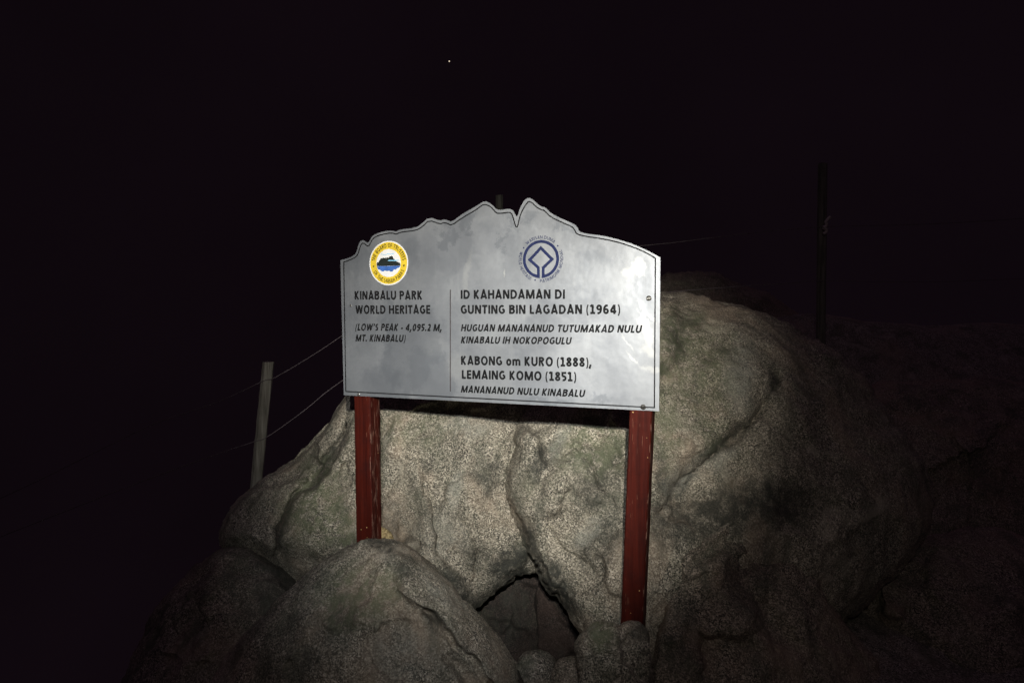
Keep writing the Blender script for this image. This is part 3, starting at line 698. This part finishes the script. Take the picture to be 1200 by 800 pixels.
# ---- heritage emblem: open ring running into a square
eu, ev = uv(633.6, 303.8)
def em(x, y): return uv(595 + x / 11.11, 268 + y / 11.11)
ER = abs(uv(634, 283.0)[1] - uv(634, 324.2)[1]) / 2
cu0, cv0 = em(431, 396)
ring = ring_pts(cu0, cv0, ER, 96, -90 + 8.2, 270 - 8.2)
ek = 1.0
sq = [em(462, 508), em(575, 396), em(431, 251), em(287, 402), em(397, 508)]
xr = ring[0][0]; xl = ring[-1][0]
path = ring + [(xl, em(397, 508)[1]), em(287, 404), em(431, 250), em(577, 397), (xr, em(462, 508)[1])]
embl = ribbon('emblem', path, .0108, 0.0, M_NAVY, panel, closed=True, thick=.0008)
TR = ER * 1.155
arc_text('WARISAN DUNIA', cu0, cv0, TR, 134, 48, ER * .18, M_NAVY, embl, weight=.15)
arc_text('WORLD HERITAGE', cu0, cv0, TR + ER * .18, 159, 243, ER * .18, M_NAVY, embl, inward=True, weight=.15)
arc_text('PATRIMOINE MONDIAL', cu0, cv0, TR + ER * .18, 268, 382, ER * .18, M_NAVY, embl, inward=True, weight=.15)
for a in (147, 36, 254):
    slab('dot', ring_pts(cu0 + TR * 1.07 * math.cos(math.radians(a)), cv0 + TR * 1.07 * math.sin(math.radians(a)), ER * .045, 12), -.0008, -.0001, M_NAVY, embl)

# ---- screws
M_STEEL = plain('screw_steel', (.055, .052, .046), .6, .3, var=.3, scale=300)
M_BRIGHT = plain('bright_screw', (.75, .74, .70), .22, .9, var=.1, scale=300)
def screw(px, py, r, m, slot):
    u, v = uv(px, py)
    bm = bmesh.new()
    bmesh.ops.create_uvsphere(bm, u_segments=20, v_segments=10, radius=r)
    for q in bm.verts: q.co.y *= .45
    bmesh.ops.translate(bm, verts=bm.verts, vec=(u, -.0006, v))
    o = bm_obj('screw', bm, m, panel, smooth=True)
    if slot:
        a = math.radians(8)
        ribbon('slot', [(u - r * .8 * math.cos(a), v - r * .8 * math.sin(a)), (u + r * .8 * math.cos(a), v + r * .8 * math.sin(a))], r * .35, -r * .45 - .0004, M_BRIGHT if slot == 2 else M_BLACK, o, closed=False, thick=.0006)
screw(760.3, 349.4, .0095, M_STEEL, 2)
screw(753.7, 476.8, .0098, M_STEEL, 1)
screw(411.0, 358.0, .0052, M_BRIGHT, 0)
screw(420.2, 462.0, .0068, M_BRIGHT, 0)

# ---- posts
def red_wood():
    m, nt, b = mat('red_painted_wood'); h = NT(nt)
    tc = h.n('ShaderNodeTexCoord').outputs['Object']
    g = h.noise(h.n('ShaderNodeMapping', {0: tc, 3: (60, 60, 3.0)}).outputs[0], 1.0, 5, .6)
    c = h.mix(h.ramp(g, .35, .68), (.030, .0034, .0021), (.070, .0088, .0046))
    d = h.noise(tc, 14, 6, .7)
    c = h.mix(h.ramp(d, .52, .70, 0, .5), c, (.020, .0042, .0038))
    scr = h.noise(h.n('ShaderNodeMapping', {0: tc, 3: (170, 170, 9)}).outputs[0], 1.0, 3, .6)
    chips = h.math('MULTIPLY', h.math('GREATER_THAN', scr, .645), h.math('GREATER_THAN', h.noise(tc, 6, 3), .5))
    c = h.mix(h.math('MULTIPLY', chips, .7), c, (.17, .075, .05))
    nx = h.n('ShaderNodeSeparateXYZ', {0: h.n('ShaderNodeTexCoord').outputs['Normal']})      # rubbed, pale scratches on the side faces
    side = h.math('GREATER_THAN', nx.outputs[0], .5)
    sc2 = h.noise(h.n('ShaderNodeMapping', {0: tc, 3: (90, 110, 14)}).outputs[0], 1.0, 4, .7)
    c = h.mix(h.math('MULTIPLY', h.math('MULTIPLY', side, h.ramp(sc2, .55, .63)), .5), c, (.32, .19, .145))
    sp = h.n('ShaderNodeTexVoronoi', {'Vector': tc, 'Scale': 38.0})
    spk = h.math('MULTIPLY', h.math('LESS_THAN', sp.outputs['Distance'], .10), h.math('GREATER_THAN', h.n('ShaderNodeSeparateColor', {0: sp.outputs['Color']}).outputs[0], .72))
    c = h.mix(h.math('MULTIPLY', spk, .8), c, (.55, .38, .16))
    nt.links.new(c, b.inputs['Base Color'])
    nt.links.new(h.ramp(d, .3, .7, .5, .75), b.inputs['Roughness']); b.inputs['Specular IOR Level'].default_value = .12
    bp = h.n('ShaderNodeBump', {'Strength': .7, 'Distance': 1.0, 'Height': h.math('ADD', h.math('MULTIPLY', g, .003), h.math('MULTIPLY', d, .003))})
    nt.links.new(bp.outputs[0], b.inputs['Normal'])
    return m
M_RED = red_wood()
def post(px_top, py_top, px_bot, py_bot, w, z_low):
    u0, v0 = uv(px_top, py_top); u1, v1 = uv(px_bot, py_bot)
    k = (u1 - u0) / (v1 - v0)
    vt = v0 + .32
    bm = bmesh.new(); n = 40; rings = []
    rnd = random.Random(px_top)
    for i in range(n + 1):
        v = z_low + (vt - z_low) * i / n; u = u0 + k * (v - v0)
        j = .0012 * (rnd.random() - .5)
        ring_ = []
        c_ = .004
        for (x, y) in ((c_, 0), (w - c_, 0), (w, c_), (w, w - c_), (w - c_, w), (c_, w), (0, w - c_), (0, c_)):
            ring_.append(bm.verts.new((u + x + j, .0065 + y, v)))
        rings.append(ring_)
    for a, b_ in zip(rings, rings[1:]):
        for i in range(8): bm.faces.new((a[i], a[(i + 1) % 8], b_[(i + 1) % 8], b_[i]))
    bm.faces.new(list(reversed(rings[0]))); bm.faces.new(rings[-1])
    bmesh.ops.recalc_face_normals(bm, faces=bm.faces)
    return bm_obj('post', bm, M_RED, sign)
post(413.4, 466, 416.2, 636, .078, .35)
post(737.2, 484, 727.0, 728, .080, .15)

# ------------------------------------------------------------------ the wire fence behind
fb = at(303, 560, 4.7)
fence = empty('wire_fence', (fb.x, fb.y, 0))
tag(fence, 'rough wooden fence posts with two thin sagging wires behind the boulders', 'fence')
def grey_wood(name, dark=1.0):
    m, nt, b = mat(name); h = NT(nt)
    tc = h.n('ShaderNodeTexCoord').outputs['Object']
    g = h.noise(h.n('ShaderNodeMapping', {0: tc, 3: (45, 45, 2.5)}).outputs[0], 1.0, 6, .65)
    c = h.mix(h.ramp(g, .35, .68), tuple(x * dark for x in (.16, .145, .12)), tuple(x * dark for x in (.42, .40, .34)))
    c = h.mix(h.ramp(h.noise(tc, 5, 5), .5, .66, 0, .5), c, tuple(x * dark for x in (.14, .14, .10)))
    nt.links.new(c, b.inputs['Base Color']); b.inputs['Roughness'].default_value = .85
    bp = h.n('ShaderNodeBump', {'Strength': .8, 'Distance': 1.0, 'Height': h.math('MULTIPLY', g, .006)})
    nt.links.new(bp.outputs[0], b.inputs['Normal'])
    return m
M_WOOD = grey_wood('grey_weathered_wood'); M_WOOD_D = grey_wood('weathered_wood_dimmed', .55); M_WOOD_B = grey_wood('weathered_wood_unlit', .15)  # darker copies paint in the weak light on posts outside the beam
FO = Vector((fb.x, fb.y, 0))
def fence_post(top, low_px, depth, w, m, label=None):
    t = at(*top, depth); l = at(*low_px, depth); d = (t - l)
    zg = float(ground_z([l.x], [l.y])[0]) - .15
    k = (zg - l.z) / d.z; bpt = l + d * k
    bm = bmesh.new(); n = 24; rr = []
    rnd = random.Random(int(top[0]))
    for i in range(n + 1):
        p_ = bpt + (t - bpt) * i / n - FO
        ring_ = []
        for a in range(8):
            an = math.radians(22.5 + 45 * a + 8); r = w * .54 * (1 + .06 * (rnd.random() - .5))
            ring_.append(bm.verts.new((p_.x + r * math.cos(an), p_.y + r * math.sin(an), p_.z + (.01 * (rnd.random() - .5) if i == n else 0))))
        rr.append(ring_)
    for a, b_ in zip(rr, rr[1:]):
        for i in range(8): bm.faces.new((a[i], a[(i + 1) % 8], b_[(i + 1) % 8], b_[i]))
    bm.faces.new(rr[-1]); bm.faces.new(list(reversed(rr[0])))
    bmesh.ops.recalc_face_normals(bm, faces=bm.faces)
    o = bm_obj('fence_post', bm, m, fence)
    if label: o['label'] = label
    return o
fence_post((314.5, 424), (301, 560), 4.7, .072, M_WOOD)
fence_post((585, 229), (585, 300), 5.3, .055, M_WOOD_B, 'shade-darkened fence post peeking above the sign')
fence_post((964, 192), (962, 380), 5.7, .07, M_WOOD_D, 'shade-darkened fence post against the night sky')
def tube(name, pts, r, m, parent, seg=6):
    """smooth round wire through points"""
    P = []
    n = len(pts)
    for i in range(n - 1):
        p0 = pts[max(i - 1, 0)]; p1 = pts[i]; p2 = pts[i + 1]; p3 = pts[min(i + 2, n - 1)]
        for k in range(8):
            t = k / 8
            P.append(.5 * ((2 * p1) + (p2 - p0) * t + (2 * p0 - 5 * p1 + 4 * p2 - p3) * t * t + (3 * p1 - p0 - 3 * p2 + p3) * t ** 3))
    P.append(pts[-1])
    bm = bmesh.new(); rr = []
    for i, p_ in enumerate(P):
        d = (P[min(i + 1, len(P) - 1)] - P[max(i - 1, 0)]).normalized()
        s_ = d.cross(Vector((0, 0, 1))).normalized(); u_ = s_.cross(d)
        rr.append([bm.verts.new(p_ - FO + (s_ * math.cos(2 * math.pi * k / seg) + u_ * math.sin(2 * math.pi * k / seg)) * r) for k in range(seg)])
    for a, b_ in zip(rr, rr[1:]):
        for i in range(seg): bm.faces.new((a[i], a[(i + 1) % seg], b_[(i + 1) % seg], b_[i]))
    bm.faces.new(list(reversed(rr[0]))); bm.faces.new(rr[-1])
    bmesh.ops.recalc_face_normals(bm, faces=bm.faces)
    return bm_obj(name, bm, m, parent, smooth=True)
M_WIRE = plain('galvanised_wire', (.17, .14, .15), .7, .1, var=.2, scale=30)
wA = [(-80, 620, 3.9), (40, 565, 4.1), (149, 511, 4.3), (188, 493.5, 4.4), (257, 470, 4.55), (308, 446.5, 4.65), (321.5, 442.5, 4.67), (360, 420, 4.8), (399.5, 394, 4.9), (490, 330, 5.1), (584, 286, 5.24),
      (680, 292, 5.4), (773, 286, 5.5), (848, 277, 5.55), (962, 266, 5.62), (1100, 262, 5.8), (1290, 250, 6)]
wB = [(-80, 660, 3.9), (60, 605, 4.1), (160, 566, 4.35), (248, 534, 4.5), (297, 517.5, 4.65), (314, 511, 4.67), (355, 482, 4.8), (399.5, 447, 4.9), (500, 385, 5.1), (584, 348, 5.24),
      (680, 350, 5.4), (773, 343, 5.5), (845, 337, 5.55), (935, 331, 5.6), (962, 329, 5.62), (1100, 330, 5.8), (1290, 322, 6)]
tube('wire', [at(*p) for p in wA], .0028, M_WIRE, fence)
tube('wire', [at(*p) for p in wB], .0028, M_WIRE, fence)
# knot of pale cord where the upper wire meets the right post
kp = at(963, 268, 5.60)
tube('cord_knot', [kp + Vector(v) for v in [(-.01, -.06, -.05), (.015, -.06, -.02), (-.012, -.062, .0), (.012, -.06, .02), (.005, -.06, .045), (.03, -.05, .075), (.045, -.05, .09)]], .013, plain('pale_cord', (.5, .42, .42), .8, var=.2), fence)

# ------------------------------------------------------------------ one star in the night sky
sp_ = at(526.5, 72, 900.0)
bm = bmesh.new(); bmesh.ops.create_uvsphere(bm, u_segments=16, v_segments=8, radius=.85)
ms, nt, b = mat('star_light'); b.inputs['Base Color'].default_value = (0, 0, 0, 1)
b.inputs['Emission Color'].default_value = (1.0, .82, .62, 1); b.inputs['Emission Strength'].default_value = .9
st = bm_obj('star', bm, ms, None, smooth=True, loc=sp_)
tag(st, 'single tiny bright star alone in the black sky above the sign', 'star')
